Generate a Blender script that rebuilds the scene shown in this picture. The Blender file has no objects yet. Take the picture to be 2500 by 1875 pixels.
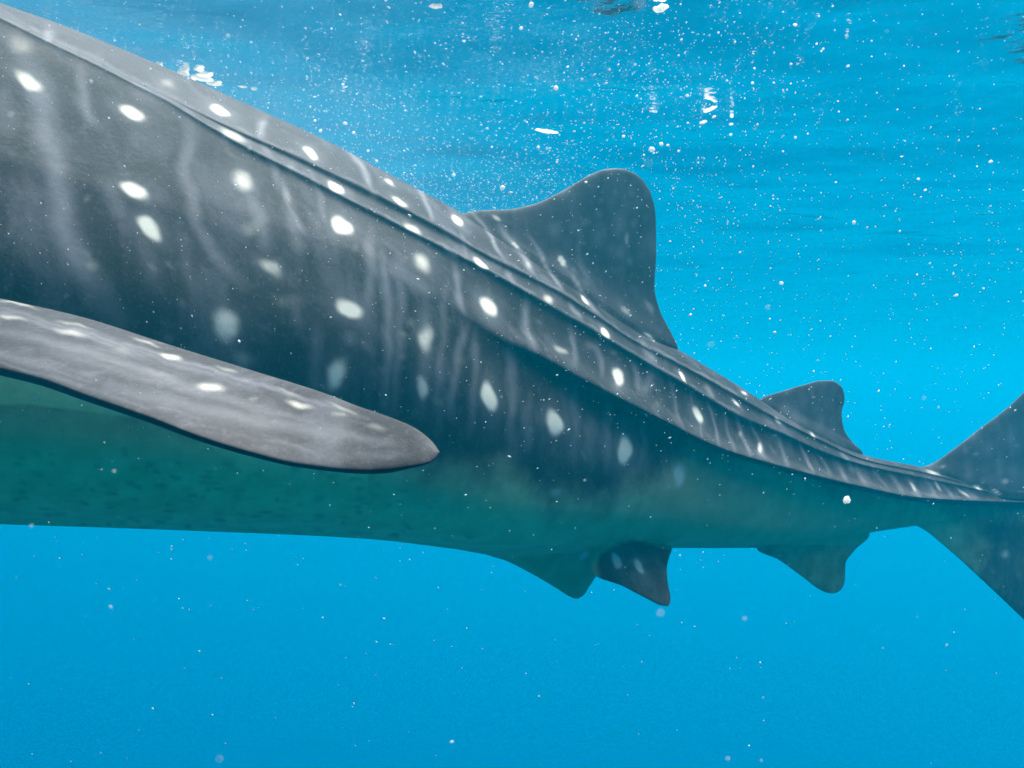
import bpy, bmesh, math, random
import numpy as np
from mathutils import Vector

random.seed(7)
rng = np.random.default_rng(11)
sc = bpy.context.scene
col = sc.collection

# ------------------------------------------------------------------ camera
cam_d = bpy.data.cameras.new('camera')
cam = bpy.data.objects.new('camera', cam_d)
col.objects.link(cam)
cam.location = (0, 0, 0)
cam.rotation_euler = (math.radians(90), 0, 0)
cam_d.sensor_width = 36
cam_d.lens = 36                    # 2500 pixels of focal length on the 2500 pixel wide photograph
cam_d.clip_start = 0.02
cam_d.clip_end = 2000
cam_d.dof.use_dof = True
cam_d.dof.focus_distance = 2.1
cam_d.dof.aperture_fstop = 36e-3 / 0.0032   # a phone lens: about 3 mm of aperture
sc.camera = cam

# ------------------------------------------------------------------ sky and sun
SUN_EL, SUN_AZ = math.radians(76), math.radians(42)    # azimuth: direction the light comes from, from +Y clockwise
w = bpy.data.worlds.new('World')
sc.world = w
w.use_nodes = True
nt = w.node_tree
sky = nt.nodes.new('ShaderNodeTexSky')
sky.sky_type = 'NISHITA'
sky.sun_disc = False
sky.sun_elevation = SUN_EL
sky.sun_rotation = SUN_AZ
sky.air_density = 1.0
sky.dust_density = 3.0
bg = nt.nodes['Background']
nt.links.new(sky.outputs[0], bg.inputs[0])
bg.inputs[1].default_value = 0.05

sun_d = bpy.data.lights.new('sun', 'SUN')
sun = bpy.data.objects.new('sun', sun_d)
col.objects.link(sun)
sun_d.energy = 1.5
sun_d.angle = math.radians(48)
sun_d.color = (1.0, 0.95, 0.88)
sd = Vector((math.sin(SUN_AZ) * math.cos(SUN_EL), math.cos(SUN_AZ) * math.cos(SUN_EL), math.sin(SUN_EL)))
sun.rotation_euler = sd.to_track_quat('Z', 'Y').to_euler()
sun.location = (0, 0, 30)

vs = sc.view_settings
vs.view_transform = 'Standard'
vs.look = 'None'
vs.gamma = 1
vs.use_curve_mapping = False
vs.exposure = 3.3
sc.render.engine = 'CYCLES'
sc.cycles.use_denoising = True
sc.cycles.max_bounces = 12
sc.cycles.volume_bounces = 6
sc.cycles.transparent_max_bounces = 8
sc.cycles.caustics_reflective = False
sc.cycles.caustics_refractive = False

# ------------------------------------------------------------------ helpers
F, CX, CY = 2500.0, 1250.0, 937.5
SURF = 1.25                        # height of the water surface over the camera

def at(u, v, Y):
    return np.array([(u - CX) / F * Y, Y, (CY - v) / F * Y])

def mesh_obj(name, verts, faces, mat, smooth=True):
    me = bpy.data.meshes.new(name)
    verts = np.asarray(verts, dtype=np.float32)
    faces = np.asarray(faces, dtype=np.int32)
    n, k = faces.shape
    me.vertices.add(len(verts))
    me.vertices.foreach_set('co', verts.ravel())
    me.loops.add(n * k)
    me.loops.foreach_set('vertex_index', faces.ravel())
    me.polygons.add(n)
    me.polygons.foreach_set('loop_start', np.arange(0, n * k, k, dtype=np.int32))
    me.update(calc_edges=True)
    me.validate()
    if smooth:
        me.polygons.foreach_set('use_smooth', np.ones(len(me.polygons), dtype=bool))
    if mat:
        me.materials.append(mat)
    o = bpy.data.objects.new(name, me)
    col.objects.link(o)
    return o

def tag(o, label=None, cat=None, group=None, kind=None):
    if label: o['label'] = label
    if cat: o['category'] = cat
    if group: o['group'] = group
    if kind: o['kind'] = kind
    return o

def new_mat(name):
    m = bpy.data.materials.new(name)
    m.use_nodes = True
    m.node_tree.nodes.clear()
    return m, m.node_tree.nodes, m.node_tree.links

def smooth(x, a, b):
    t = np.clip((x - a) / (b - a), 0, 1)
    return t * t * (3 - 2 * t)

def pchip(xk, yk):
    """monotone cubic through the knots, straight beyond the ends"""
    xk = np.asarray(xk, float); yk = np.asarray(yk, float)
    h = np.diff(xk); d = np.diff(yk) / h
    m = np.zeros_like(yk)
    m[0], m[-1] = d[0], d[-1]
    for i in range(1, len(xk) - 1):
        if d[i - 1] * d[i] > 0:
            w1, w2 = 2 * h[i] + h[i - 1], h[i] + 2 * h[i - 1]
            m[i] = (w1 + w2) / (w1 / d[i - 1] + w2 / d[i])
    def f(x):
        x = np.asarray(x, float)
        i = np.clip(np.searchsorted(xk, x) - 1, 0, len(h) - 1)
        t = (x - xk[i]) / h[i]
        tt = np.clip(t, 0, 1)
        y = (yk[i] * (1 + 2 * tt) * (1 - tt) ** 2 + h[i] * m[i] * tt * (1 - tt) ** 2
             + yk[i + 1] * tt ** 2 * (3 - 2 * tt) + h[i] * m[i + 1] * tt ** 2 * (tt - 1))
        y = np.where(t < 0, yk[i] + m[i] * (x - xk[i]), y)
        return np.where(t > 1, yk[i + 1] + m[i + 1] * (x - xk[i + 1]), y)
    return f

def poly(pts):
    return pchip([p[0] for p in pts], [p[1] for p in pts])

# ------------------------------------------------------------------ the water: volume, surface, sea bed
def build_water():
    # the wavy underside of the surface
    m, N, L = new_mat('water_surface')
    out = N.new('ShaderNodeOutputMaterial')
    mix = N.new('ShaderNodeMixShader')
    tr = N.new('ShaderNodeBsdfTransparent')
    gl = N.new('ShaderNodeBsdfGlossy'); gl.inputs['Roughness'].default_value = 0.06
    fr = N.new('ShaderNodeFresnel'); fr.inputs['IOR'].default_value = 1.333
    tc = N.new('ShaderNodeTexCoord')
    n1 = N.new('ShaderNodeTexNoise'); n1.inputs['Scale'].default_value = 3.2; n1.inputs['Detail'].default_value = 5
    bp = N.new('ShaderNodeBump'); bp.inputs['Strength'].default_value = 0.36; bp.inputs['Distance'].default_value = 0.06
    L.new(tc.outputs['Object'], n1.inputs['Vector'])
    L.new(n1.outputs['Fac'], bp.inputs['Height'])
    L.new(bp.outputs['Normal'], fr.inputs['Normal'])
    L.new(bp.outputs['Normal'], gl.inputs['Normal'])
    L.new(fr.outputs[0], mix.inputs[0])
    L.new(tr.outputs[0], mix.inputs[1]); L.new(gl.outputs[0], mix.inputs[2])
    L.new(mix.outputs[0], out.inputs['Surface'])
    # grid: dense near the camera, coarse far away
    def axis(n, near, far):
        t = np.linspace(-1, 1, n)
        return np.sign(t) * (near * np.abs(t) + (far - near) * np.abs(t) ** 7)
    ax = axis(421, 18, 240)
    X, Y = np.meshgrid(ax, ax + 4.0, indexing='ij')
    Z = np.zeros_like(X)
    for k in range(26):
        lam = 0.28 * 1.17 ** k if k < 16 else 3 + 0.9 * (k - 15)
        a = rng.normal(math.radians(100), 0.8)
        amp = 0.0085 * lam ** 0.72 * (0.42 if lam < 2.2 else .3)
        ph = rng.uniform(0, 6.28)
        kx, ky = math.cos(a) * 2 * math.pi / lam, math.sin(a) * 2 * math.pi / lam
        s = np.sin(kx * X + ky * Y + ph + 0.6 * np.sin(0.7 * X + 0.4 * Y + k))
        r = np.hypot(X, Y)
        Z += amp * s * np.exp(-(r / (lam * 40 + 4)) ** 2)
    Z = SURF + Z
    n = len(ax)
    verts = np.stack([X, Y, Z], -1).reshape(-1, 3)
    i, j = np.meshgrid(np.arange(n - 1), np.arange(n - 1), indexing='ij')
    a = (i * n + j).ravel()
    faces = np.stack([a, a + n, a + n + 1, a + 1], -1)
    o = mesh_obj('water_surface', verts, faces, m)
    tag(o, kind='structure')

    # sea bed, deep below and lost in the blue
    m, N, L = new_mat('sand')
    out = N.new('ShaderNodeOutputMaterial'); b = N.new('ShaderNodeBsdfPrincipled')
    no = N.new('ShaderNodeTexNoise'); no.inputs['Scale'].default_value = 0.4; no.inputs['Detail'].default_value = 6
    cr = N.new('ShaderNodeValToRGB')
    cr.color_ramp.elements[0].color = (0.18, 0.16, 0.12, 1); cr.color_ramp.elements[1].color = (0.36, 0.32, 0.25, 1)
    tc = N.new('ShaderNodeTexCoord')
    L.new(tc.outputs['Object'], no.inputs['Vector']); L.new(no.outputs['Fac'], cr.inputs[0])
    L.new(cr.outputs[0], b.inputs['Base Color']); b.inputs['Roughness'].default_value = 1
    L.new(b.outputs[0], out.inputs[0])
    g = np.linspace(-230, 230, 61)
    X, Y = np.meshgrid(g, g, indexing='ij')
    Z = -60 + 1.2 * np.sin(X * 0.07 + 1) * np.cos(Y * 0.05) + 0.5 * np.sin(X * 0.21 + Y * 0.17)
    verts = np.stack([X, Y, Z], -1).reshape(-1, 3); n = 61
    i, j = np.meshgrid(np.arange(n - 1), np.arange(n - 1), indexing='ij'); a = (i * n + j).ravel()
    o = mesh_obj('seabed', verts, np.stack([a, a + n, a + n + 1, a + 1], -1), m)
    tag(o, kind='structure')

    # the body of water
    m, N, L = new_mat('sea_water')
    out = N.new('ShaderNodeOutputMaterial')
    v = N.new('ShaderNodeVolumePrincipled')
    v.inputs['Color'].default_value = (0.0, 0.405, 0.60, 1)
    v.inputs['Density'].default_value = 0.038
    v.inputs['Anisotropy'].default_value = 0.55
    v.inputs['Absorption Color'].default_value = (0, 0, 0, 1)
    L.new(v.outputs[0], out.inputs['Volume'])
    x0, x1, y0, y1, z0, z1 = -280, 280, -280, 280, -64, SURF + 0.6
    V = [(x, y, z) for z in (z0, z1) for y in (y0, y1) for x in (x0, x1)]
    Fc = [(0, 2, 3, 1), (4, 5, 7, 6), (0, 1, 5, 4), (2, 6, 7, 3), (0, 4, 6, 2), (1, 3, 7, 5)]
    o = mesh_obj('haze', V, Fc, m, smooth=False)
    tag(o, kind='stuff')
build_water()

# ------------------------------------------------------------------ whale shark
S0 = np.array([-1.375, 2.75]); DV = np.array([3.45, 2.45])
DIR = DV / np.linalg.norm(DV)
NRM = np.array([DIR[1], -DIR[0]])          # towards the camera's side of the fish

crest = poly([(-300, -140), (0, 6), (150, 60), (400, 163), (600, 253), (800, 345), (950, 425), (1100, 505), (1230, 580),
              (1400, 690), (1600, 828), (1660, 856), (1720, 892), (1800, 940), (1855, 975), (2000, 1060), (2110, 1111),
              (2255, 1142), (2400, 1185), (2500, 1212), (2700, 1222)])
ridge_a = poly([(-300, -112), (0, 34), (100, 84), (244, 153), (316, 189), (407, 234), (468, 264), (586, 320), (649, 347), (710, 374), (789, 411), (879, 454),
                (950, 489), (1085, 561), (1207, 631), (1293, 673), (1364, 710), (1443, 761), (1570, 843), (1660, 888),
                (1720, 920), (1815, 975), (1900, 1022), (2000, 1072), (2110, 1121), (2255, 1152), (2400, 1190), (2500, 1215), (2700, 1224)])
ridge_b = poly([(-300, -102), (0, 43), (100, 93), (244, 162), (316, 199), (407, 245), (450, 271), (525, 315), (595, 355), (665, 390), (739, 427), (834, 477), (950, 536), (1003, 563), (1107, 616), (1188, 657), (1310, 726), (1432, 795), (1554, 868), (1600, 895),
                (1722, 964), (1803, 1013), (1909, 1056), (2000, 1098), (2100, 1132), (2255, 1166), (2400, 1197), (2500, 1219), (2700, 1226)])
ridge_c = poly([(-300, 230), (0, 330), (400, 460), (700, 560), (985, 661), (1139, 771), (1229, 828), (1310, 864),
                (1432, 930), (1600, 1016), (1763, 1095), (1925, 1143), (2088, 1184), (2251, 1215), (2373, 1222), (2500, 1226), (2700, 1229)])
bottom = poly([(-300, 1272), (0, 1280), (500, 1297), (900, 1316), (1100, 1339), (1230, 1357), (1400, 1350), (1640, 1338),
               (1845, 1338), (2000, 1322), (2125, 1300), (2235, 1284), (2330, 1272), (2500, 1250), (2700, 1235)])
width = pchip([-0.53, -0.5, -0.44, -0.3, -0.1, 0.0, 0.2, 0.4, 0.6, 0.8, 0.92, 1.0, 1.12, 1.25, 1.4],
              [0.34, 0.50, 0.60, 0.65, 0.65, 0.62, 0.52, 0.40, 0.29, 0.185, 0.125, 0.095, 0.06, 0.03, 0.015])

def spine(s):
    s = np.asarray(s, float)
    return S0[0] + DV[0] * s, S0[1] + DV[1] * s

M = 240                                     # samples down one flank
PK = np.array([0, .09, .18, .27, .45, .50, .63, .80, .91, 1.0])
p = np.unique(np.concatenate([np.linspace(0, 1, M), ]))
def section(s):
    """near-side flank of the body at station s: w (towards camera) and the photograph row each point lies on"""
    W = float(width(s))
    X0, Y0 = spine(s)
    uc = CX + F * X0 / Y0
    cvis = float(smooth(uc, 800, 1650))      # the big keel rises out of the flank
    rear = float(smooth(uc, 1500, 2300))
    PW = np.array([0, .05, .09, .14, .18, .19, .225, .255, .27, .282, .33, .39, .45, .464, .50, .63, .80, .91, 1.0])
    cv = cvis
    fr = [0, .15, .26, .39, .485, .492, .515, .565, .595, .602, .665, .762, .850, .864, .899, 1.0, .90, .60, 0]      # round flank
    kl = [0, .13, .22, .33, .42, .428, .475, .555, .60, .605, .635, .74, .93, .90, .80, .84, .74, .46, 0]      # keeled flank
    tl = [0, .13, .24, .37, .50, .52, .56, .66, .72, .73, .78, .95, 1.30, 1.20, .86, .70, .56, .36, 0]         # tail stalk, keel wide
    wf = np.array(fr) * (1 - cv) + np.array(kl) * cv
    f0 = 1 - float(smooth(uc, -50, 420))
    hd = np.array([0, .17, .29, .44, .55, .557, .57, .587, .597, .603, .665, .762, .850, .864, .899, 1.0, .90, .60, 0])
    wf = wf * (1 - f0) + hd * f0
    wf = wf * (1 - rear) + np.array(tl) * rear
    wv = pchip(PW, wf)(p) * W
    wv[-1] = 0
    def bump(pr, up, dn):
        d = p - pr
        return np.exp(-(np.where(d < 0, d / up, d / dn)) ** 2)
    front = float(smooth(uc, 250, 520))
    tail = 1 - float(smooth(uc, 1900, 2300))
    wv += bump(.18, .035, .022) * (0.003 + .006 * front) * (0.25 + .75 * tail)
    wv += bump(.27, .035, .022) * (0.006 + .005 * front) * (0.25 + .75 * tail)
    wv += bump(.45, .05, .018) * (0.022 * cvis) * (1 - .75 * float(smooth(s, 1.05, 1.3)))
    wv[0] = 0
    PX = X0 + NRM[0] * wv
    PY = Y0 + NRM[1] * wv
    u = CX + F * PX / PY
    vk = np.zeros((len(PK), len(p)))
    c, a, b, cc, bo = crest(u), ridge_a(u), ridge_b(u), ridge_c(u), bottom(u)
    vk[0], vk[2], vk[3], vk[4] = c, a, b, cc
    vk[1] = c + (a - c) * .40
    vk[9] = bo
    vk[5] = cc + (bo - cc) * (.05 + .02 * (1 - cvis))
    vk[6] = cc + (bo - cc) * .36
    vk[7] = cc + (bo - cc) * .75
    vk[8] = cc + (bo - cc) * .945
    # piecewise interpolation down the section (each point has its own column)
    i = np.clip(np.searchsorted(PK, p, side='right') - 1, 0, len(PK) - 2)
    t = (p - PK[i]) / (PK[i + 1] - PK[i])
    idx = np.arange(len(p))
    y0, y1 = vk[i, idx], vk[i + 1, idx]
    im, ip = np.maximum(i - 1, 0), np.minimum(i + 2, len(PK) - 1)
    d1 = (y1 - y0) / (PK[i + 1] - PK[i])
    d0 = np.where(i > 0, (y0 - vk[im, idx]) / np.maximum(PK[i] - PK[im], 1e-6), d1)
    d2 = np.where(i < len(PK) - 2, (vk[ip, idx] - y1) / np.maximum(PK[ip] - PK[i + 1], 1e-6), d1)
    h = PK[i + 1] - PK[i]
    m0 = 2 * d0 * d1 / np.maximum(d0 + d1, 1e-6); m1 = 2 * d1 * d2 / np.maximum(d1 + d2, 1e-6)
    v = (y0 * (1 + 2 * t) * (1 - t) ** 2 + h * m0 * t * (1 - t) ** 2 + y1 * t * t * (3 - 2 * t) + h * m1 * t * t * (t - 1))
    z = (CY - v) / F * PY
    return wv, z, u, v

# stations: the visible trunk and tail come from the photograph; the head in front of the frame carries the same section on
SA = -0.06
st = np.concatenate([np.linspace(SA, 0.25, 300), np.linspace(0.25, 0.62, 260)[1:], np.linspace(0.62, 1.30, 300)[1:]])
near, colr = [], []
for s in st:
    wv, z, u, v = section(s)
    X0, Y0 = spine(s)
    near.append(np.stack([X0 + NRM[0] * wv, Y0 + NRM[1] * wv, z, X0 - NRM[0] * wv, Y0 - NRM[1] * wv, u, v], -1))
wv0, z0s, _, _ = section(SA)
zc0 = 0.5 * (z0s[0] + z0s[-1])
W0 = float(width(SA))
head = []
for s in np.concatenate([np.linspace(-0.53, -0.44, 24), np.linspace(-0.44, SA, 60)[1:-1]]):
    k = (SA - s) / (SA + 0.53)
    hs = float(pchip([0, .3, .6, .82, .94, 1.0], [1, .98, .82, .62, .46, .24])(k))
    zc = zc0 + 0.075 * (1 - math.exp(-(SA - s) / .09)) - 0.16 * k * k
    X0, Y0 = spine(s)
    wv = wv0 * float(width(s)) / W0
    z = zc + (z0s - zc0) * hs
    z = np.minimum(z, SURF - 0.07)
    head.append(np.stack([X0 + NRM[0] * wv, Y0 + NRM[1] * wv, z, X0 - NRM[0] * wv, Y0 - NRM[1] * wv, CX + F * (X0 + NRM[0] * wv) / np.maximum(Y0 + NRM[1] * wv, .3), CY - F * z / np.maximum(Y0 + NRM[1] * wv, .3)], -1))
G = np.array(head + near)                    # stations x M x 7
ns = len(G)
ring = np.concatenate([G[:, :, [0, 1, 2]], G[:, -2:0:-1, :][:, :, [3, 4, 2]]], 1)
R = ring.shape[1]
verts = ring.reshape(-1, 3)
i, j = np.meshgrid(np.arange(ns - 1), np.arange(R), indexing='ij')
a = (i * R + j).ravel(); b = (i * R + (j + 1) % R).ravel()
faces = np.stack([a, a + R, b + R, b], -1)
# end caps
c0 = len(verts); verts = np.vstack([verts, ring[0].mean(0), ring[-1].mean(0)])
jj = np.arange(R)
cap0 = np.stack([jj, (jj + 1) % R, np.full(R, c0)], -1)
o_last = (ns - 1) * R
cap1 = np.stack([o_last + (jj + 1) % R, o_last + jj, np.full(R, c0 + 1)], -1)

def mesh_mixed(name, verts, polys):
    me = bpy.data.meshes.new(name)
    verts = np.asarray(verts, dtype=np.float32)
    idx = np.concatenate([np.asarray(q, np.int32).ravel() for q in polys])
    tot = np.concatenate([np.full(len(q), q.shape[1], np.int32) for q in polys])
    start = np.concatenate([[0], np.cumsum(tot)[:-1]]).astype(np.int32)
    me.vertices.add(len(verts)); me.vertices.foreach_set('co', verts.ravel())
    me.loops.add(len(idx)); me.loops.foreach_set('vertex_index', idx)
    me.polygons.add(len(tot)); me.polygons.foreach_set('loop_start', start)
    me.update(calc_edges=True); me.validate()
    o = bpy.data.objects.new(name, me); col.objects.link(o)
    bm = bmesh.new(); bm.from_mesh(me); bmesh.ops.recalc_face_normals(bm, faces=bm.faces); bm.to_mesh(me); bm.free()
    return o

body = mesh_mixed('whale_shark', verts, [faces, cap0, cap1])

# fins: rows from root to tip between a leading and a trailing edge, each row a thin aerofoil
def resample(pts, n):
    pts = np.asarray(pts, float)
    # smooth the polyline by a centripetal-like dense pchip on arc length
    d = np.concatenate([[0], np.cumsum(np.linalg.norm(np.diff(pts, axis=0), axis=1))])
    fx, fy = pchip(d, pts[:, 0]), pchip(d, pts[:, 1])
    t = np.linspace(0, d[-1], n)
    return np.stack([fx(t), fy(t)], -1)

def on_plane(u, v, wof):
    """point seen at (u, v) on the upright plane along the spine, moved wof to the camera's side"""
    k = (u - CX) / F
    ax, ay = S0[0] + NRM[0] * wof, S0[1] + NRM[1] * wof
    s = (k * ay - ax) / (DV[0] - k * DV[1])
    Y = ay + DV[1] * s
    return np.stack([k * Y, Y, (CY - v) / F * Y], -1)

def fin(name, le, te, nrow, ncol, thick, flare, wfun=None, power=.55):
    LE, TE = resample(le, nrow), resample(te, nrow)
    x = 0.5 - 0.5 * np.cos(np.linspace(0, math.pi, ncol))
    prof = (x ** .55) * ((1 - x) ** .75); prof = prof / prof.max()
    sides = []
    for sgn in (1, -1):
        rows = []
        for r in range(nrow):
            j = r / (nrow - 1)
            uv = LE[r] + (TE[r] - LE[r])[None] * x[:, None]
            wc = wfun(j) if wfun else 0.0
            P = on_plane(uv[:, 0], uv[:, 1], wc)
            half = (thick * (1 - j) ** power + .003 + flare * np.exp(-((j) / .11) ** 1.3)) * prof
            P = P + sgn * half[:, None] * np.array([NRM[0], NRM[1], 0])
            rows.append(P)
        sides.append(np.array(rows))
    A, B = sides
    loop = np.concatenate([A, B[:, -2:0:-1]], 1)
    n, k = loop.shape[:2]
    V = loop.reshape(-1, 3)
    i, j = np.meshgrid(np.arange(n - 1), np.arange(k), indexing='ij')
    a = (i * k + j).ravel(); b = (i * k + (j + 1) % k).ravel()
    Fq = np.stack([a, b, b + k, a + k], -1)
    c = len(V); V = np.vstack([V, loop[0].mean(0), loop[-1].mean(0)])
    jj = np.arange(k)
    t0 = np.stack([(jj + 1) % k, jj, np.full(k, c)], -1)
    l = (n - 1) * k
    t1 = np.stack([l + jj, l + (jj + 1) % k, np.full(k, c + 1)], -1)
    return mesh_mixed(name, V, [Fq, t0, t1])

fins = []
fins.append(fin('dorsal', [(1085, 560), (1120, 525), (1180, 513), (1230, 512), (1300, 499), (1380, 462), (1440, 427), (1478, 413), (1500, 411)],
                [(1640, 880), (1655, 853), (1640, 815), (1610, 755), (1598, 700), (1602, 620), (1601, 530), (1590, 475), (1562, 432), (1530, 414)], 150, 90, .030, .055))
fins.append(fin('dorsal_rear', [(1840, 1000), (1860, 972), (1900, 958), (1960, 940), (2010, 929), (2028, 929)],
                [(2105, 1130), (2106, 1108), (2080, 1078), (2060, 1045), (2055, 1008), (2062, 975), (2058, 950), (2045, 935)], 70, 50, .016, .03))
fins.append(fin('anal', [(1850, 1310), (1848, 1338), (1900, 1366), (1960, 1409), (2008, 1443), (2022, 1448)],
                [(2120, 1270), (2123, 1303), (2085, 1345), (2064, 1378), (2063, 1412), (2055, 1438), (2040, 1448)], 70, 50, .014, .02))
fins.append(fin('tail_upper', [(2150, 1185), (2215, 1152), (2239, 1144), (2271, 1134), (2332, 1094), (2393, 1046), (2454, 1000), (2500, 957), (2600, 850), (2710, 700), (2770, 600), (2786, 585)],
                [(2660, 1240), (2640, 1190), (2645, 1120), (2680, 1030), (2730, 900), (2790, 740), (2835, 625), (2838, 592)], 120, 90, .022, .02))
fins.append(fin('tail_lower', [(2150, 1235), (2220, 1278), (2245, 1287), (2300, 1328), (2400, 1418), (2500, 1513), (2590, 1600), (2620, 1622)],
                [(2665, 1180), (2650, 1225), (2630, 1290), (2620, 1380), (2640, 1480), (2655, 1570), (2640, 1620)], 90, 70, .018, .02))
fins.append(fin('pelvic_near', [(1440, 1290), (1440, 1350), (1447, 1398), (1520, 1431), (1580, 1462), (1618, 1479), (1628, 1480)],
                [(1580, 1290), (1600, 1318), (1641, 1338), (1634, 1360), (1628, 1390), (1630, 1420), (1637, 1462), (1635, 1474)], 70, 60, .016, .02,
                wfun=lambda j: 0.08 + 0.16 * j))
fins.append(fin('pelvic_far', [(1130, 1310), (1180, 1351), (1235, 1369), (1300, 1402), (1360, 1437), (1388, 1455), (1400, 1461)],
                [(1500, 1320), (1480, 1370), (1458, 1403), (1440, 1430), (1424, 1454), (1412, 1461)], 60, 50, .016, .02,
                wfun=lambda j: -0.08 - 0.14 * j))

def pectoral(name, up, lo, yu, yl, thick, tipu, mirror=False):
    fu, fl = poly(up), poly(lo)
    fyu, fyl = pchip(*yu), pchip(*yl)
    us = np.concatenate([np.linspace(up[0][0], 900, 170), np.linspace(900, tipu, 90)[1:]])
    K = 96
    th = np.linspace(0, 2 * math.pi, K, endpoint=False)
    rows = []
    for u in us:
        PU, PL = at(u, float(fu(u)), float(fyu(u))), at(u, float(fl(u)), float(fyl(u)))
        c, aa = (PU + PL) / 2, (PU - PL) / 2
        span = np.array([1, -.35, -.35]); nn = np.cross(span, aa); nn /= np.linalg.norm(nn)
        if nn[2] < 0: nn = -nn
        chord = 2 * np.linalg.norm(aa)
        hh = min(thick, .14 * chord) * float(pchip([-600, 0, 700, 1000, 1075], [2.2, 1.3, .9, .8, .5])(u))
        x = np.cos(th)                              # +1 upper (far) edge, -1 lower (near) edge
        yv = np.sign(np.sin(th)) * np.abs(np.sin(th)) ** .9 * (1 - .3 * x) * np.where(np.sin(th) > 0, .45, 1.75)
        rows.append(c + aa * x[:, None] + nn * (hh * yv)[:, None])
    loop = np.array(rows)
    if mirror:      # the far-side fin: reflect in the upright plane of the spine
        q = loop.reshape(-1, 3).copy()
        d = (q[:, 0] - S0[0]) * NRM[0] + (q[:, 1] - S0[1]) * NRM[1]
        q[:, 0] -= 2 * d * NRM[0]; q[:, 1] -= 2 * d * NRM[1]
        loop = q.reshape(loop.shape)
    n, k = loop.shape[:2]
    V = loop.reshape(-1, 3)
    i, j = np.meshgrid(np.arange(n - 1), np.arange(k), indexing='ij')
    a = (i * k + j).ravel(); b = (i * k + (j + 1) % k).ravel()
    Fq = np.stack([a, b, b + k, a + k], -1)
    c = len(V); V = np.vstack([V, loop[0].mean(0), loop[-1].mean(0)])
    jj = np.arange(k)
    t0 = np.stack([(jj + 1) % k, jj, np.full(k, c)], -1); l = (n - 1) * k
    t1 = np.stack([l + jj, l + (jj + 1) % k, np.full(k, c + 1)], -1)
    return mesh_mixed(name, V, [Fq, t0, t1])

P_UP = [(-560, 600), (-400, 640), (-200, 686), (0, 729), (203, 775), (407, 840), (610, 903), (814, 968), (863, 988), (944, 1016), (1009, 1043), (1042, 1066), (1062, 1086), (1072, 1101)]
P_LO = [(-560, 800), (-400, 826), (-200, 858), (0, 899), (102, 925), (203, 962), (366, 1019), (488, 1066), (610, 1104), (732, 1133), (900, 1149), (944, 1147), (1000, 1139), (1046, 1129), (1064, 1116), (1072, 1104)]
P_YU = ([-560, -400, 0, 500, 1071], [2.35, 2.2, 1.80, 1.50, 1.24])
P_YL = ([-560, -400, 0, 500, 1071], [2.05, 1.85, 1.45, 1.27, 1.22])
fins.append(pectoral('pectoral', P_UP, P_LO, P_YU, P_YL, .0125, 1072))
fins.append(pectoral('pectoral_far', P_UP, P_LO, P_YU, P_YL, .0125, 1072, mirror=True))
bpy.context.view_layer.update()
n_body = len(body.data.vertices)
for f in fins:
    md = body.modifiers.new('union', 'BOOLEAN')
    md.operation = 'UNION'; md.object = f; md.solver = 'MANIFOLD'
dg = bpy.context.evaluated_depsgraph_get()
me = bpy.data.meshes.new_from_object(body.evaluated_get(dg))
body.modifiers.clear()
old = body.data; body.data = me; me.name = 'whale_shark'
bpy.data.meshes.remove(old)
print('BODY', n_body, '->', len(me.vertices))
for f in fins:
    fm = f.data; bpy.data.objects.remove(f); bpy.data.meshes.remove(fm)
me.polygons.foreach_set('use_smooth', np.ones(len(me.polygons), dtype=bool))

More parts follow.
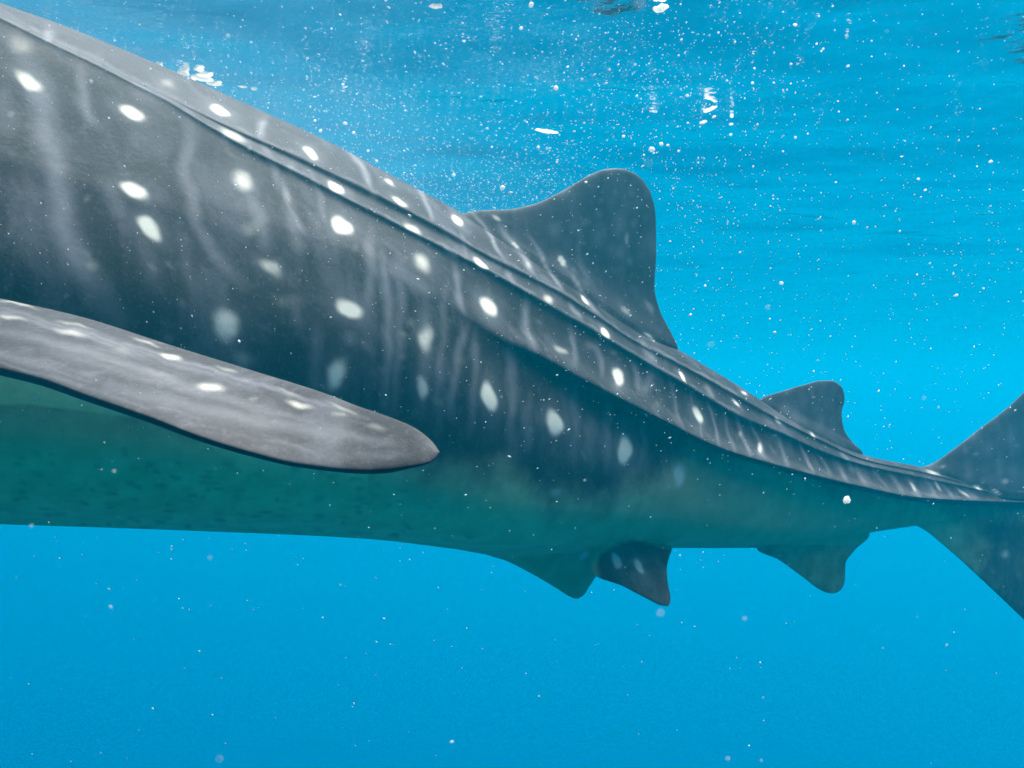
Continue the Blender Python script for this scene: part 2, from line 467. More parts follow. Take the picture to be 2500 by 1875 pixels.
# ---- markings, as an attribute of the skin: R white spots, G pale bars and lit ridge lips, B belly, A fin
SPOTS = [  # column, row, half length, half width, angle, strength
 (325,277,32,18,25,1),(330,464,38,20,28,1),(364,557,38,24,32,1),(69,195,42,19,30,.85),(45,108,42,26,35,.3),(537,271,28,11,27,.9),(570,332,36,14,32,.5),
 (411,207,22,14,30,.25),(757,374,22,11,30,1),(818,456,23,13,32,1),(588,441,32,24,35,.6),(834,551,29,23,38,1),(618,553,32,30,0,.22),(663,655,34,20,25,.5),
 (226,649,18,18,0,.28),(549,795,42,37,60,.75),(590,877,30,26,0,.25),(852,750,33,25,40,1),(822,913,40,27,-60,.75),(411,824,16,16,0,.15),(708,734,45,24,0,.17),
 (1030,643,28,24,30,.5),(1040,824,32,22,90,.65),(1030,946,30,17,90,.65),(1192,750,26,20,60,1),(1196,970,38,20,85,1),(1351,1035,34,22,90,1),(1524,1100,36,20,85,1),
 (1172,641,20,10,42,1),(1335,730,16,11,40,.5),(1477,813,17,9,52,1),(1371,856,22,9,30,.4),(1510,923,23,15,62,1),(1290,645,14,7,50,.35),(1373,639,16,9,60,1),
 (1428,734,17,5,50,.9),(1524,757,17,8,52,.4),(1583,750,22,10,65,.3),(1587,824,16,5,40,.7),(1119,537,17,10,52,1),(950,443,16,7,27,.6),(975,490,20,8,32,.8),
 (1007,555,24,10,37,.65),(1209,533,12,7,30,.6),(1260,598,12,6,50,.7),(1532,582,17,6,90,.4),(1665,920,14,5,55,.9),(1795,985,13,4.5,55,.8),(1702,1013,22,11,75,.9),
 (1854,1095,15,6,80,.7),(1657,1160,32,18,-70,.8),(1799,1188,24,18,-50,.25),(1960,1210,22,14,-50,.15),(1901,1025,12,4.5,45,.6),(1982,1062,11,4.5,40,.5),(2454,1172,9,9,0,.5),
 (2430,1202,12,5,40,.7),(2389,1192,12,5,30,.7),(2227,1186,17,5,52,.55),(2288,1188,17,5,45,.55),(2353,1200,19,4.5,35,.5),(2275,1154,18,8,25,.4),(1816,960,8,4,45,.7),
 (2454,1351,12,12,0,.45),(1505,1372,23,12,62,1),(1562,1381,20,10,57,1),(1356,1199,18,16,0,.4),(2412,1000,7,7,0,.3),(2380,1110,8,7,0,.3),(2300,1138,7,6,0,.4),(2480,1090,6,6,0,.3),
 (1810,1060,7,5,60,.4),(1890,1061,6,4,0,.5),(1640,800,9,4,60,.35),(1425,590,9,5,80,.2),(1505,470,10,6,80,.15),
 # on the pectoral fin
 (419,870,29,8,8,1),(517,946,38,12,5,.9),(171,813,46,9,12,.6),(728,986,37,10,10,.8),(618,972,15,8,0,.35),(828,1013,22,8,8,.4),(301,852,25,12,0,.3),(553,901,32,6,14,.5),
 (920,1043,25,11,15,.4),(834,995,42,6,20,.45),(24,775,42,6,12,.6),(40,742,62,5,13,.5),(183,793,52,5,15,.5),(360,838,40,5,18,.5),(700,955,40,5,18,.4),(380,910,60,9,14,.22),(250,880,60,9,12,.2),
 (640,1010,70,12,8,.15)]
BARS = [  # polyline, half width, strength
 ([(45,120),(80,190),(102,250),(108,330),(138,400),(148,500),(160,580),(215,680),(290,790)],33,.5),
 ([(198,160),(202,230),(216,280),(238,308)],14,.42),([(461,290),(466,340),(446,400),(468,480),(482,550),(512,600),(560,665),(600,700)],19,.34),
 ([(690,430),(702,500),(745,575)],11,.3),([(930,620),(945,700),(950,850),(938,990)],15,.30),([(1040,740),(1040,860),(1030,1010)],21,.26),
 ([(1142,780),(1120,860),(1108,930),(1098,1020)],13,.25),([(1110,650),(1118,710),(1135,768)],10,.3),([(1280,740),(1286,800),(1306,856)],11,.28),
 ([(838,352),(880,400),(908,468)],9,.5),([(1020,455),(1040,500),(1062,545)],6,.4),([(1148,510),(1200,580),(1228,634)],5,.55),([(1215,545),(1262,605),(1305,668)],9,.42),
 ([(1290,570),(1345,665),(1372,712)],5,.5),([(1390,665),(1430,730),(1462,770)],6,.4),([(1410,570),(1415,640),(1440,690)],8,.22),([(640,290),(634,335)],13,.5),([(118,70),(122,104)],15,.5),
 ([(300,330),(380,345),(400,390)],45,.17),([(255,440),(290,500),(300,540)],22,.3),([(80,430),(60,520),(90,620)],50,.12),([(600,470),(640,540),(650,620)],22,.22),
 ([(720,745),(730,800)],18,.13),([(850,810),(860,850)],22,.2),([(930,640),(1000,680),(1060,725)],20,.25),([(1290,970),(1290,1100)],15,.16),([(1440,1010),(1440,1130)],20,.17),
 ([(1210,980),(1200,1060)],22,.12),([(1350,1080),(1345,1120)],30,.10),([(330,1000),(420,700)],0.1,0),([(470,620),(540,700),(560,760)],40,.08),([(1080,600),(1120,635)],7,.35),
 ([(1235,665),(1265,700)],7,.32),([(1390,740),(1420,780)],7,.3),([(1560,830),(1600,885)],9,.3),([(1600,900),(1570,960)],13,.25),([(1720,935),(1745,970)],7,.3),([(10,200),(20,330)],30,.2),
 ([(2050,1098),(2085,1150)],6,.3)]
def bars_rear():
    u = 1630.0
    while u < 2440:
        dv = float(ridge_c(u + 30)) - float(ridge_b(u))
        BARS.append(([(u, float(ridge_b(u)) + 4), (u + 18, float(ridge_b(u)) + dv * .5), (u + 34, float(ridge_c(u + 34)) - 6)], random.uniform(4, 7), random.uniform(.16, .38)))
        u += random.uniform(34, 60)
bars_rear()
for k_ in range(30):      # light caught by the ridge lips, painted as pale lines
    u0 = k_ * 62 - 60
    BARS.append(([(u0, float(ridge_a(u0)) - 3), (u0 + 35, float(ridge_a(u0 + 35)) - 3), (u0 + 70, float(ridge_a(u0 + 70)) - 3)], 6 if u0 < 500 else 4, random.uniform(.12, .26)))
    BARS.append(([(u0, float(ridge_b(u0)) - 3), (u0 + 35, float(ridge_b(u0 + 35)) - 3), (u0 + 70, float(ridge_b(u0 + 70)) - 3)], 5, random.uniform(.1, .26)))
for u0, v0, v1, lean, hw_, st0 in [(640, 330, 470, .35, 12, .22), (760, 420, 560, .3, 12, .22), (900, 560, 760, .0, 17, .24), (980, 640, 1010, -.06, 14, .2), (1085, 690, 980, -.08, 13, .2), (1160, 800, 1060, -.05, 12, .2),
                                  (1245, 850, 1120, 0, 15, .22), (1400, 930, 1140, 0, 15, .2), (1480, 980, 1150, 0, 14, .2), (1570, 1030, 1150, -.1, 12, .18), (340, 560, 700, .3, 26, .2), (430, 540, 720, .25, 22, .18),
                                  (770, 800, 980, -.05, 20, .18), (700, 480, 640, .2, 20, .2), (1390, 800, 890, .2, 9, .25), (1455, 840, 915, .2, 9, .25), (1545, 880, 960, .2, 9, .25), (1120, 560, 640, .3, 7, .25)]:
    BARS.append(([(u0, v0), (u0 + lean * (v1 - v0) * .4 + 6, v0 + (v1 - v0) * .5), (u0 + lean * (v1 - v0), v1)], hw_, st0))

def seg_dist(u, v, pts):
    best = np.full(u.shape, 1e9); tt = np.zeros(u.shape)
    n = len(pts) - 1
    for k in range(n):
        ax, ay = pts[k]; bx, by = pts[k + 1]
        dx, dy = bx - ax, by - ay
        t = np.clip(((u - ax) * dx + (v - ay) * dy) / (dx * dx + dy * dy + 1e-9), 0, 1)
        d = np.hypot(u - ax - t * dx, v - ay - t * dy)
        m = d < best
        best[m] = d[m]; tt[m] = (k + t[m]) / n
    return best, tt

co = np.empty(len(me.vertices) * 3, np.float32); me.vertices.foreach_get('co', co); co = co.reshape(-1, 3).astype(float)
wside = (co[:, 0] - S0[0]) * NRM[0] + (co[:, 1] - S0[1]) * NRM[1]
far = wside < -0.002
ref = co.copy()          # far flank carries the mirrored markings
ref[far, 0] -= 2 * wside[far] * NRM[0]; ref[far, 1] -= 2 * wside[far] * NRM[1]
Yd = np.maximum(ref[:, 1], .35)
U = CX + F * ref[:, 0] / Yd; V = CY - F * ref[:, 2] / Yd
# gentle warp, so that edges are not perfect ellipses
Uw = U + 2.2 * np.sin(V * .055 + U * .021) + 1.0 * np.sin(V * .13 - U * .09)
Vw = V + 2.2 * np.sin(U * .05 - V * .026) + 1.0 * np.sin(U * .12 + V * .10)
is_pec = (np.abs(wside) > .0) & (V > 560) & (Yd < pchip([-600, -400, 0, 500, 1080], [2.0, 2.02, 1.95, 1.9, 1.9])(U)) & (U > -380)
body_near = ~is_pec
extra = []
for _ in range(70):
    su = rng.uniform(-50, 1650); sv = rng.uniform(float(crest(su)) + 30, 400 + .5 * su + 250)
    extra.append((su, sv, rng.uniform(7, 26), rng.uniform(6, 16), rng.uniform(20, 70), rng.uniform(.08, .2)))
SPOTS[:0] = extra
spot = np.zeros(len(co)); bar = np.zeros(len(co))
pec_start = next(k for k, q in enumerate(SPOTS) if q[0] == 419 and q[1] == 870)
for k, (su, sv, sa, sb, ang, st_) in enumerate(SPOTS):
    dom = is_pec if k >= pec_start else body_near
    ix = np.nonzero(dom & (np.abs(U - su) < sa * 2.5 + 8) & (np.abs(V - sv) < sa * 2.5 + 8))[0]
    a = math.radians(ang); du, dv = Uw[ix] - su, Vw[ix] - sv
    x = (du * math.cos(a) + dv * math.sin(a)) / sa; y = (-du * math.sin(a) + dv * math.cos(a)) / (sb * .88)
    x, y = x + .10 * np.sin(1.7 * y + k), y + .16 * np.sin(1.5 * x + 2.3 * k) + .06 * np.sin(3 * x + k)
    r = np.sqrt(x * x + y * y)
    soft = .62 if st_ > .8 else .78
    if k >= pec_start: soft, st_ = .8, .6 * st_
    f = st_ * (1 - smooth(r * 1.06, 1 - soft, 1 + soft * .75))
    spot[ix] = np.maximum(spot[ix], f)
    halo = .35 * st_ * np.exp(-(r / 1.7) ** 2) if k < pec_start else 0 * r
    bar[ix] = np.maximum(bar[ix], halo)
s_v = ((ref[:, 0] - S0[0]) * DV[0] + (ref[:, 1] - S0[1]) * DV[1]) / (DV @ DV)
w_v = np.abs(wside)
for _ in range(190):     # the head and shoulders ahead of the frame carry the same spots
    ss, zz = rng.uniform(-.53, -.075), rng.uniform(.12, 1.15)
    rr, st_ = rng.uniform(.018, .038), rng.uniform(.4, 1)
    r = np.hypot((s_v - ss) * 4.23, (ref[:, 2] - zz) * 1.15) / rr
    ix = np.nonzero((r < 2) & (s_v < -.06) & (w_v > .1) & (w_v < .72))[0]
    spot[ix] = np.maximum(spot[ix], st_ * (1 - smooth(r[ix], .5, 1.4)))
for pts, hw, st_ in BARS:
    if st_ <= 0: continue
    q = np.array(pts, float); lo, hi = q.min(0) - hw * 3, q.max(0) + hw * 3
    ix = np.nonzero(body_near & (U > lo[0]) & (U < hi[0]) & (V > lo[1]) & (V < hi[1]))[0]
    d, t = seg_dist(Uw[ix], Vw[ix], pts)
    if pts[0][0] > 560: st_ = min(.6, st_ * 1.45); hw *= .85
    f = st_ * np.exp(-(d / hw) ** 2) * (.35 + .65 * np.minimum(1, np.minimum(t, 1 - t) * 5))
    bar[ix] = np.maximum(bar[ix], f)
FBARS = [([(-60, 745), (300, 848), (640, 955)], 7, .35), ([(-60, 790), (250, 868), (500, 958), (720, 1020)], 13, .35), ([(260, 945), (600, 1022), (930, 1078)], 16, .34),
         ([(100, 850), (420, 942), (560, 985)], 9, .25), ([(560, 985), (800, 1035)], 9, .3), ([(-60, 850), (160, 905)], 12, .25), ([(800, 1050), (980, 1090)], 12, .3),
         ([(-60, 733), (500, 898), (900, 1022)], 5, .45), ([(850, 1110), (1000, 1110)], 14, .22)]
for _ in range(46):
    u0 = rng.uniform(-60, 850); v0 = 740 + .30 * u0 + rng.uniform(0, 150); ln = rng.uniform(40, 160)
    FBARS.append(([(u0, v0), (u0 + ln, v0 + ln * .27)], rng.uniform(2.5, 6), rng.uniform(.08, .3)))
for pts, hw, st_ in FBARS:
    q = np.array(pts, float); lo, hi = q.min(0) - hw * 3, q.max(0) + hw * 3
    ix = np.nonzero(is_pec & (U > lo[0]) & (U < hi[0]) & (V > lo[1]) & (V < hi[1]))[0]
    d, t = seg_dist(Uw[ix], Vw[ix], pts)
    bar[ix] = np.maximum(bar[ix], .7 * st_ * np.exp(-(d / hw) ** 2) * (.3 + .7 * np.minimum(1, np.minimum(t, 1 - t) * 4)))
for _ in range(150):
    k = rng.integers(3)
    cu, cv_, ru, rv = [(1480, 560, 130, 160), (2000, 1000, 90, 60), (2420, 1080, 90, 110)][k]
    su, sv = cu + rng.uniform(-1, 1) * ru, cv_ + rng.uniform(-1, 1) * rv
    if sv > float(crest(su)) - 8: continue
    r = rng.uniform(5, 20)
    ix = np.nonzero(body_near & (np.abs(U - su) < r * 2.5) & (np.abs(V - sv) < r * 4))[0]
    bar[ix] = np.maximum(bar[ix], rng.uniform(.12, .34) * np.exp(-((Uw[ix] - su) / r) ** 2 - ((Vw[ix] - sv) / (r * 1.5)) ** 2))
bar[(V < crest(U) - 4) & (U > 1250)] += .12
bar[is_pec] += .09
# belly: pale underside below an uneven line
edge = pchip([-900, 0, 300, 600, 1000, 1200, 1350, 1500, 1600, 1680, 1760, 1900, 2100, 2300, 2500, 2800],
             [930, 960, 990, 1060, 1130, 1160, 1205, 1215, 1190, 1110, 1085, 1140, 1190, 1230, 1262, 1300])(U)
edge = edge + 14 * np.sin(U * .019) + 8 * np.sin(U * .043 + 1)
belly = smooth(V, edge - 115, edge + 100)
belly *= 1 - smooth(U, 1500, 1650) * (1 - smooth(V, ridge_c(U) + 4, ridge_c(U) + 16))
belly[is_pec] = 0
fin_dark = np.zeros(len(co))
# fins are dark, pelvic and tail included
ptop = np.interp(U, [1440, 1465, 1500, 1547, 1641, 1660], [1400, 1350, 1325, 1311, 1337, 1345])
pel = smooth(V, ptop - 8, ptop + 16) * smooth(U, 1442, 1475) * (U < 1652) * (wside > .03) * body_near
belly = belly * (1 - .8 * pel)
tailf = smooth(U, 2300, 2450) * smooth(np.abs(V - 1225), 20, 70)
belly = belly * (1 - .8 * tailf * (V > 1225))
an = (V > 1330) & (U > 1830) & (U < 2140)
belly[an] *= .62
mott = np.zeros(len(co))
for _ in range(420):     # dark oval flecks on the belly ahead of the pelvic fins
    su = rng.uniform(-300, 1150); sv = rng.uniform(1010, 1320)
    if rng.uniform() > smooth(np.array(sv), 1000, 1150) * (1 - .7 * smooth(np.array(su), 500, 1150)) + .15: continue
    sa, sb, st_ = rng.uniform(8, 22), rng.uniform(4, 9), rng.uniform(.12, .55)
    ix = np.nonzero(body_near & (np.abs(U - su) < sa * 1.6) & (np.abs(V - sv) < sa * 1.6))[0]
    x = (Uw[ix] - su) / sa; y = (Vw[ix] - sv - .1 * (U[ix] - su)) / sb
    mott[ix] = np.maximum(mott[ix], st_ * (1 - smooth(np.hypot(x, y), .4, 1.2)))
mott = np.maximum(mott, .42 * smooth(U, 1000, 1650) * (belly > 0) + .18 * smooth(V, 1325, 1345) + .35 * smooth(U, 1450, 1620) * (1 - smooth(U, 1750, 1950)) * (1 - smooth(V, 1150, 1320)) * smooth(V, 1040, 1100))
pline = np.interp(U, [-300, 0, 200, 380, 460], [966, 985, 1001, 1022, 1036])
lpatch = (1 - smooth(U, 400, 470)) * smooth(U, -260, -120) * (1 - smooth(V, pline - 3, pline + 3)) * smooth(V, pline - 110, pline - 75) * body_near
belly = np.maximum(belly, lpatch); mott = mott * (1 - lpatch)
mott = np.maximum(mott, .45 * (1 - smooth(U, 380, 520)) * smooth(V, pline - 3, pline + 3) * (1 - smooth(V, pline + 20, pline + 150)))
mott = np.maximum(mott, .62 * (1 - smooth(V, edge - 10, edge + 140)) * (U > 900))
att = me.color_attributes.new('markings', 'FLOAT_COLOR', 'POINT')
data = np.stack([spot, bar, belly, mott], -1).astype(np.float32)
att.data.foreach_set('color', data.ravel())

m, N, L = new_mat('shark_skin')
out = N.new('ShaderNodeOutputMaterial'); bs = N.new('ShaderNodeBsdfPrincipled')
at_ = N.new('ShaderNodeAttribute'); at_.attribute_name = 'markings'
sep = N.new('ShaderNodeSeparateColor'); L.new(at_.outputs['Color'], sep.inputs[0])
tc = N.new('ShaderNodeTexCoord')
def noise(scale, detail=4, rough=.55, vec=None):
    n = N.new('ShaderNodeTexNoise'); n.inputs['Scale'].default_value = scale; n.inputs['Detail'].default_value = detail; n.inputs['Roughness'].default_value = rough
    L.new(vec or tc.outputs['Object'], n.inputs['Vector']); return n.outputs['Fac']
def math_(op, a, b=None, clamp=False):
    n = N.new('ShaderNodeMath'); n.operation = op; n.use_clamp = clamp
    for k, x in enumerate((a, b)):
        if x is None: continue
        if isinstance(x, (int, float)): n.inputs[k].default_value = x
        else: L.new(x, n.inputs[k])
    return n.outputs[0]
def mixc(f, a, b):
    n = N.new('ShaderNodeMix'); n.data_type = 'RGBA'
    if isinstance(f, (int, float)): n.inputs[0].default_value = f
    else: L.new(f, n.inputs[0])
    for k, x in ((6, a), (7, b)):
        if isinstance(x, tuple): n.inputs[k].default_value = (*x, 1)
        else: L.new(x, n.inputs[k])
    return n.outputs[2]
def ramp(x, a, b):
    n = N.new('ShaderNodeMapRange'); n.interpolation_type = 'SMOOTHSTEP'
    L.new(x, n.inputs[0]); n.inputs[1].default_value = a; n.inputs[2].default_value = b
    return n.outputs[0]
mp = N.new('ShaderNodeMapping'); mp.inputs['Scale'].default_value = (1.25, 1.25, .5)
L.new(tc.outputs['Object'], mp.inputs['Vector'])
big, mid, fine = noise(2.6, 3), noise(11, 5), noise(85, 4, .7)
smear, smear2 = noise(5.0, 5, .6, mp.outputs[0]), noise(12, 4, .6, mp.outputs[0])
grit = noise(120, 5, .75)
base = mixc(ramp(big, .35, .68), (0.0065, 0.0080, 0.0082), (0.0135, 0.0155, 0.0168))
base = mixc(math_('MULTIPLY', ramp(smear, .51, .68), .80), base, (0.041, 0.0455, 0.054))
base = mixc(math_('MULTIPLY', ramp(smear2, .55, .72), .5), base, (0.052, 0.057, 0.066))
base = mixc(math_('MULTIPLY', ramp(mid, .55, .78), .25), base, (0.056, 0.062, 0.072))
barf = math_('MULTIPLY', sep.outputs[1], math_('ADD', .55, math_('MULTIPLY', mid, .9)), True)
mott2 = noise(30, 4, .65)
base = mixc(math_('MULTIPLY', ramp(mott2, .52, .78), .38), base, (0.058, 0.062, 0.070))
base = mixc(math_('MULTIPLY', ramp(mott2, .48, .25), .45), base, (0.0055, 0.0065, 0.0068))
base = mixc(math_('MULTIPLY', ramp(grit, .52, .72), .35), base, (0.085, 0.090, 0.098))
base = mixc(math_('MULTIPLY', ramp(grit, .46, .30), .5), base, (0.006, 0.007, 0.008))
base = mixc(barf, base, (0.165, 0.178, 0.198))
base = mixc(math_('MULTIPLY', ramp(fine, .55, .9), .16), base, (0.1360, 0.1360, 0.1428))
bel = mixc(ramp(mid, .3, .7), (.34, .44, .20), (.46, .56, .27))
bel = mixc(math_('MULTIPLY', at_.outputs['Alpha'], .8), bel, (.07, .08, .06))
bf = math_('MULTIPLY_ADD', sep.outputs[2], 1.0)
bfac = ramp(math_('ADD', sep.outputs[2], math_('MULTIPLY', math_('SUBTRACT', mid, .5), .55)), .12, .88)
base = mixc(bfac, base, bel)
spf = ramp(math_('ADD', sep.outputs[0], math_('MULTIPLY', math_('MULTIPLY', sep.outputs[0], math_('SUBTRACT', noise(24, 4, .65), .5)), .8)), .0, .95)
base = mixc(spf, base, (.47, .49, .42))
L.new(base, bs.inputs['Base Color'])
bs.inputs['Roughness'].default_value = .62
bs.inputs['Specular IOR Level'].default_value = .12
bp = N.new('ShaderNodeBump'); bp.inputs['Strength'].default_value = .16; bp.inputs['Distance'].default_value = .006
L.new(math_('ADD', math_('ADD', fine, math_('MULTIPLY', grit, .15)), math_('MULTIPLY', mid, 1.6)), bp.inputs['Height'])
L.new(bp.outputs[0], bs.inputs['Normal'])
L.new(bs.outputs[0], out.inputs['Surface'])
me.materials.clear(); me.materials.append(m)
tag(body, 'large dark grey whale shark with white spots and pale bars swimming just below the surface', 'whale shark')


# ------------------------------------------------------------------ bubbles, foam, glint blobs and drifting specks
def white_mat(name, colr, trans):
    m, N, L = new_mat(name)
    out = N.new('ShaderNodeOutputMaterial'); mx = N.new('ShaderNodeMixShader')
    d = N.new('ShaderNodeBsdfPrincipled'); t = N.new('ShaderNodeBsdfTranslucent')
    d.inputs['Base Color'].default_value = (*colr, 1); d.inputs['Roughness'].default_value = .35
    t.inputs['Color'].default_value = (*colr, 1)
    mx.inputs[0].default_value = trans
    L.new(d.outputs[0], mx.inputs[1]); L.new(t.outputs[0], mx.inputs[2]); L.new(mx.outputs[0], out.inputs['Surface'])
    return m
bubble_mat = white_mat('bubble_film', (.86, .88, .88), .45)
foam_glint_mat = white_mat('foam', (.90, .89, .84), .6)  # white for foam and for the blobs that imitate sun glints
speck_mat = white_mat('speck', (.62, .68, .68), .4)

def in_shark(P, pad=.03):
    q = np.asarray(P)[..., :2] - S0
    s = q @ (DV / (DV @ DV)); wl = np.abs(q @ NRM)
    inside = (s > -.56) & (s < 1.5) & (wl < width(np.clip(s, -.53, 1.4)) + pad)
    return inside

ico = bmesh.new(); bmesh.ops.create_icosphere(ico, subdivisions=1, radius=1.0)
ICO_V = np.array([v.co[:] for v in ico.verts]); ICO_F = np.array([[v.index for v in f.verts] for f in ico.faces]); ico.free()

def uv_of(P):
    return CX + F * P[..., 0] / P[..., 1], CY - F * P[..., 2] / P[..., 1]

def drift_dir(x):
    """specks are stretched along the swirl: downwards to the right on the left, upwards to the right on the right"""
    a = np.radians(np.interp(x, [-2, -.6, .6, 2.5], [-38, -62, 70, 32]))
    return np.stack([np.cos(a), 0.15 * np.ones_like(a), np.sin(a)], -1)

def scatter(n, box, weight):
    got = []
    tot = 0
    while tot < n:
        P = np.stack([rng.uniform(a, b, 20000) for a, b in box], -1)
        u, v = uv_of(P)
        ok = (u > -120) & (u < 2620) & (v > -90) & (v < 1960) & ~in_shark(P) & (P[:, 2] < SURF - .06)
        ok &= rng.uniform(size=len(P)) < weight(P)
        got.append(P[ok]); tot += ok.sum()
    return np.concatenate(got)[:n]

def speck_mesh(name, P, R, st, mat):
    n = len(P)
    D = drift_dir(P[:, 0]) + rng.normal(0, .25, (n, 3)); D /= np.linalg.norm(D, axis=1)[:, None]
    V = np.repeat(ICO_V[None], n, 0) * (1 + rng.normal(0, .18, (n, len(ICO_V), 1)))
    along = np.einsum('nki,ni->nk', V, D)
    V = V + along[..., None] * D[:, None] * (st[:, None, None] - 1)
    V = V * R[:, None, None] + P[:, None]
    Fc = (ICO_F[None] + (np.arange(n) * len(ICO_V))[:, None, None]).reshape(-1, 3)
    return mesh_obj(name, V.reshape(-1, 3), Fc, mat, smooth=False)

# tiny bubbles hanging under the surface, thickest round the fish's back; too many to count
def w_up(P):
    return np.exp((P[:, 2] - 1.2) / .45) * np.interp(P[:, 0], [-2, -.7, .2, .7, 1.2, 3.5], [1, 1, .7, .36, .10, .04])
P1 = scatter(20000, [(-2.2, 3.2), (1.2, 6), (-.1, 1.2)], w_up)
C1 = P1[rng.integers(0, len(P1), 90)]
near_c = rng.uniform(size=len(P1)) < .5
P1[near_c] = C1[rng.integers(0, len(C1), near_c.sum())] + rng.normal(0, 1, (near_c.sum(), 3)) * np.array([.16, .16, .09])
P1 = P1[(P1[:, 2] < SURF - .07) & ~in_shark(P1)]
R1 = np.clip(rng.lognormal(-7.1, .48, len(P1)), .0005, .0032) * np.clip(P1[:, 1] / 2.6, .5, 1.5)
P2 = scatter(1700, [(-2.2, 3.4), (.5, 5.5), (-1.8, 1.2)], lambda P: np.interp(P[:, 2], [-1.8, -.6, 0, 1], [.05, .25, .8, 1]) * np.interp(P[:, 0], [.6, 2.2], [1, .3]))
R2 = np.clip(rng.lognormal(-7.25, .4, len(P2)), .0004, .002) * np.clip(P2[:, 1] / 2.2, .45, 1.6)
P4 = scatter(650, [(-1.1, 1.1), (.55, 2.3), (-.22, 1.0)], lambda P: np.ones(len(P)))      # fine specks drifting before the flank
R4 = rng.uniform(.00022, .00062, len(P4)) * np.clip(P4[:, 1] / 1.6, .5, 1.3)
P3 = scatter(22, [(-.4, .4), (.16, .55), (-.3, .3)], lambda P: np.ones(len(P)))     # a few right before the lens, out of focus
R3 = rng.uniform(.0002, .0007, len(P3))
st_ = np.concatenate([rng.uniform(1.0, 2.1, len(P1)), rng.uniform(1.0, 3.0, len(P2)), np.ones(len(P3)), rng.uniform(1.0, 2.6, len(P4))])
o = speck_mesh('marine_snow', np.concatenate([P1, P2, P3, P4]), np.concatenate([R1, R2, R3, R4]), st_, speck_mat)  # mostly the tiny bubbles, joined with the drifting specks
tag(o, kind='stuff')

# a milky cloud of micro bubbles churned up round the fish's back: far too fine to build one by one
m, N, L = new_mat('micro_bubbles')
out = N.new('ShaderNodeOutputMaterial'); vv = N.new('ShaderNodeVolumePrincipled')
vv.inputs['Color'].default_value = (.80, .93, .95, 1); vv.inputs['Density'].default_value = .0105; vv.inputs['Anisotropy'].default_value = .3
L.new(vv.outputs[0], out.inputs['Volume'])
for q in range(6):
    bm = bmesh.new(); bmesh.ops.create_icosphere(bm, subdivisions=4, radius=1.0)
    f = 1.0 - .13 * q
    for vtx in bm.verts:
        x, y, z = vtx.co
        k = f * (1 + .13 * math.sin(4 * x + 1 + 2 * q) * math.cos(3 * y + q) + .08 * math.sin(7 * y + 2 * x + q))
        vtx.co = Vector((x * 2.1 * k - 1.85 + .05 * q, y * 1.6 * k + 3.6 + .03 * q, z * .55 * f * (1 + .06 * math.sin(5 * x + q)) + .62 + .06 * q))
    mc = bpy.data.meshes.new('bubble_cloud'); bm.to_mesh(mc); bm.free(); mc.materials.append(m)
    o = bpy.data.objects.new('bubble_cloud', mc); col.objects.link(o)
    tag(o, kind='stuff')

# the bubbles big enough to pick out
bub_me = []
for k in range(4):
    bm = bmesh.new(); bmesh.ops.create_icosphere(bm, subdivisions=2, radius=1.0)
    for vtx in bm.verts:
        c = vtx.co
        vtx.co = Vector((c.x * (1 + .1 * math.sin(3 * c.z + k)), c.y, c.z * (.78 + .06 * k) + .07 * math.sin(4 * c.x + k)))
    mb_ = bpy.data.meshes.new('bubble'); bm.to_mesh(mb_); bm.free()
    mb_.polygons.foreach_set('use_smooth', np.ones(len(mb_.polygons), dtype=bool))
    mb_.materials.append(bubble_mat); bub_me.append(mb_)
def w_b(P):
    return np.exp((P[:, 2] - 1.2) / .4) * np.interp(P[:, 0], [-1.5, -.3, .3, 1.0, 1.6, 3.5], [.3, .7, 1, .7, .16, .05])
PB = scatter(170, [(-2.0, 3.2), (1.9, 5.2), (.2, 1.2)], w_b)
for k, q in enumerate(PB):
    o = bpy.data.objects.new('bubble', bub_me[k % 4]); col.objects.link(o)
    r = float(np.clip(rng.lognormal(-5.75, .42), .0016, .0075)) * q[1] / 3.0
    o.location = q; o.scale = (r * rng.uniform(.85, 1.35), r, r * rng.uniform(.8, 1.15))
    o.rotation_euler = (0, rng.uniform(-.6, .6), rng.uniform(0, 3))
    tag(o, 'small white air bubble hanging in the blue water below the surface', 'bubble', 'small bubbles under the surface')

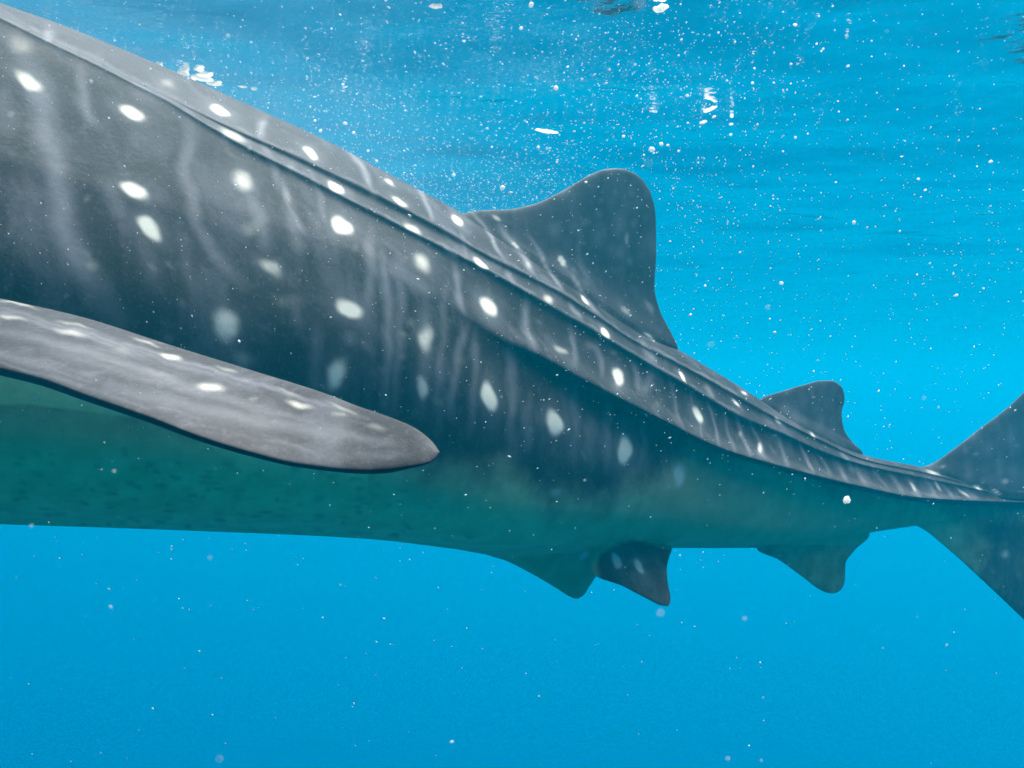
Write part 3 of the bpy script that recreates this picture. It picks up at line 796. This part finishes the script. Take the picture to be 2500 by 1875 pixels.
# foam at the surface, and white blobs shaped to stand for sun glints
def foam(u, v, lu, lv, label, dz=.035, Y=None, tilt=0.0, kind='foam_patch', cat='foam'):
    """a ragged patch of foam, lu long and lv high in the photograph, floating just under the surface"""
    Yp = Y or F * (SURF - dz) / (CY - v)
    c = at(u, v, Yp)
    bm = bmesh.new(); bmesh.ops.create_icosphere(bm, subdivisions=4, radius=1.0)
    sx, sz = lu / F * Yp / 2, lv / F * Yp / 2
    ph = rng.uniform(0, 6.28, 6)
    for vtx in bm.verts:
        x, y, z = vtx.co
        n = 1 + .22 * math.sin(3 * x + ph[0] + 2 * z) + .14 * math.sin(6 * x + ph[1] - 3 * y) + .07 * math.sin(11 * x + 6 * y + ph[2])
        vtx.co = Vector((x * sx * (1 + .12 * math.sin(6 * y + ph[3])), y * max(sx * .4, sz) * n, z * sz * n))
    mf = bpy.data.meshes.new(kind); bm.to_mesh(mf); bm.free()
    mf.polygons.foreach_set('use_smooth', np.ones(len(mf.polygons), dtype=bool))
    mf.materials.append(foam_glint_mat)
    o = bpy.data.objects.new(kind, mf); col.objects.link(o)
    o.location = c; o.rotation_euler = (0, tilt, 0)
    tag(o, label, cat, 'foam and bright flecks at the surface')
foam(490, 189, 62, 13, 'longest bright white foam streak right above the shark back at upper left', tilt=.25)
foam(447, 178, 34, 15, 'white foam lump left of the longest streak, touching the shark back', tilt=.4)
foam(486, 170, 26, 9, 'small pale foam lump just over the longest streak by the shark back', tilt=.1)
foam(468, 199, 40, 7, 'thin foam line under the longest streak, along the shark back', tilt=.35)
foam(522, 204, 40, 10, 'thin white foam streak just right of the longest one by the shark back', tilt=.15)
foam(592, 211, 24, 6, 'tiny white foam sliver above the shark back, right of the longest streak', tilt=.1)
foam(620, 215, 15, 12, 'small round foam dot at the right end of the row above the shark back')
foam(383, 157, 30, 11, 'small foam fleck leftmost of those touching the shark back', tilt=.4)
foam(1060, 10, 40, 18, 'white foam fleck cut by the top edge, above the dorsal fin gap', tilt=.35)
foam(1128, 60, 32, 10, 'flat white foam fleck below the one at the top edge', tilt=.12)
foam(1105, 62, 22, 5, 'thin pale sliver left of the flat foam fleck near the top edge')
foam(1131, 93, 17, 17, 'round white foam blob under the flat fleck near the top edge')
foam(1613, 20, 38, 17, 'large oval white foam fleck near the top edge, right of the dorsal fin', tilt=-.15)
foam(1335, 320, 58, 6, 'thin straight white streak hanging above the front of the dorsal fin', Y=3.2, tilt=.13, kind='white_sliver', cat='fleck')
foam(1734, 266, 36, 8, 'long white foam fleck among bubbles right of the dorsal fin tip', tilt=-.32)
foam(1717, 298, 18, 7, 'short pale foam fleck below the long one right of the dorsal fin tip', tilt=-.2)
foam(1743, 285, 10, 5, 'small pale fleck between the long foam fleck and the dorsal fin', tilt=-.5)
foam(1785, 303, 10, 5, 'little white fleck right of the long foam fleck past the dorsal fin', tilt=-.3)
foam(2067, 1221, 17, 17, 'single bright white speck in front of the tail stalk', Y=1.5, kind='white_speck', cat='speck')

print('TRIS', sum(len(p.vertices) - 2 for p in me.polygons))
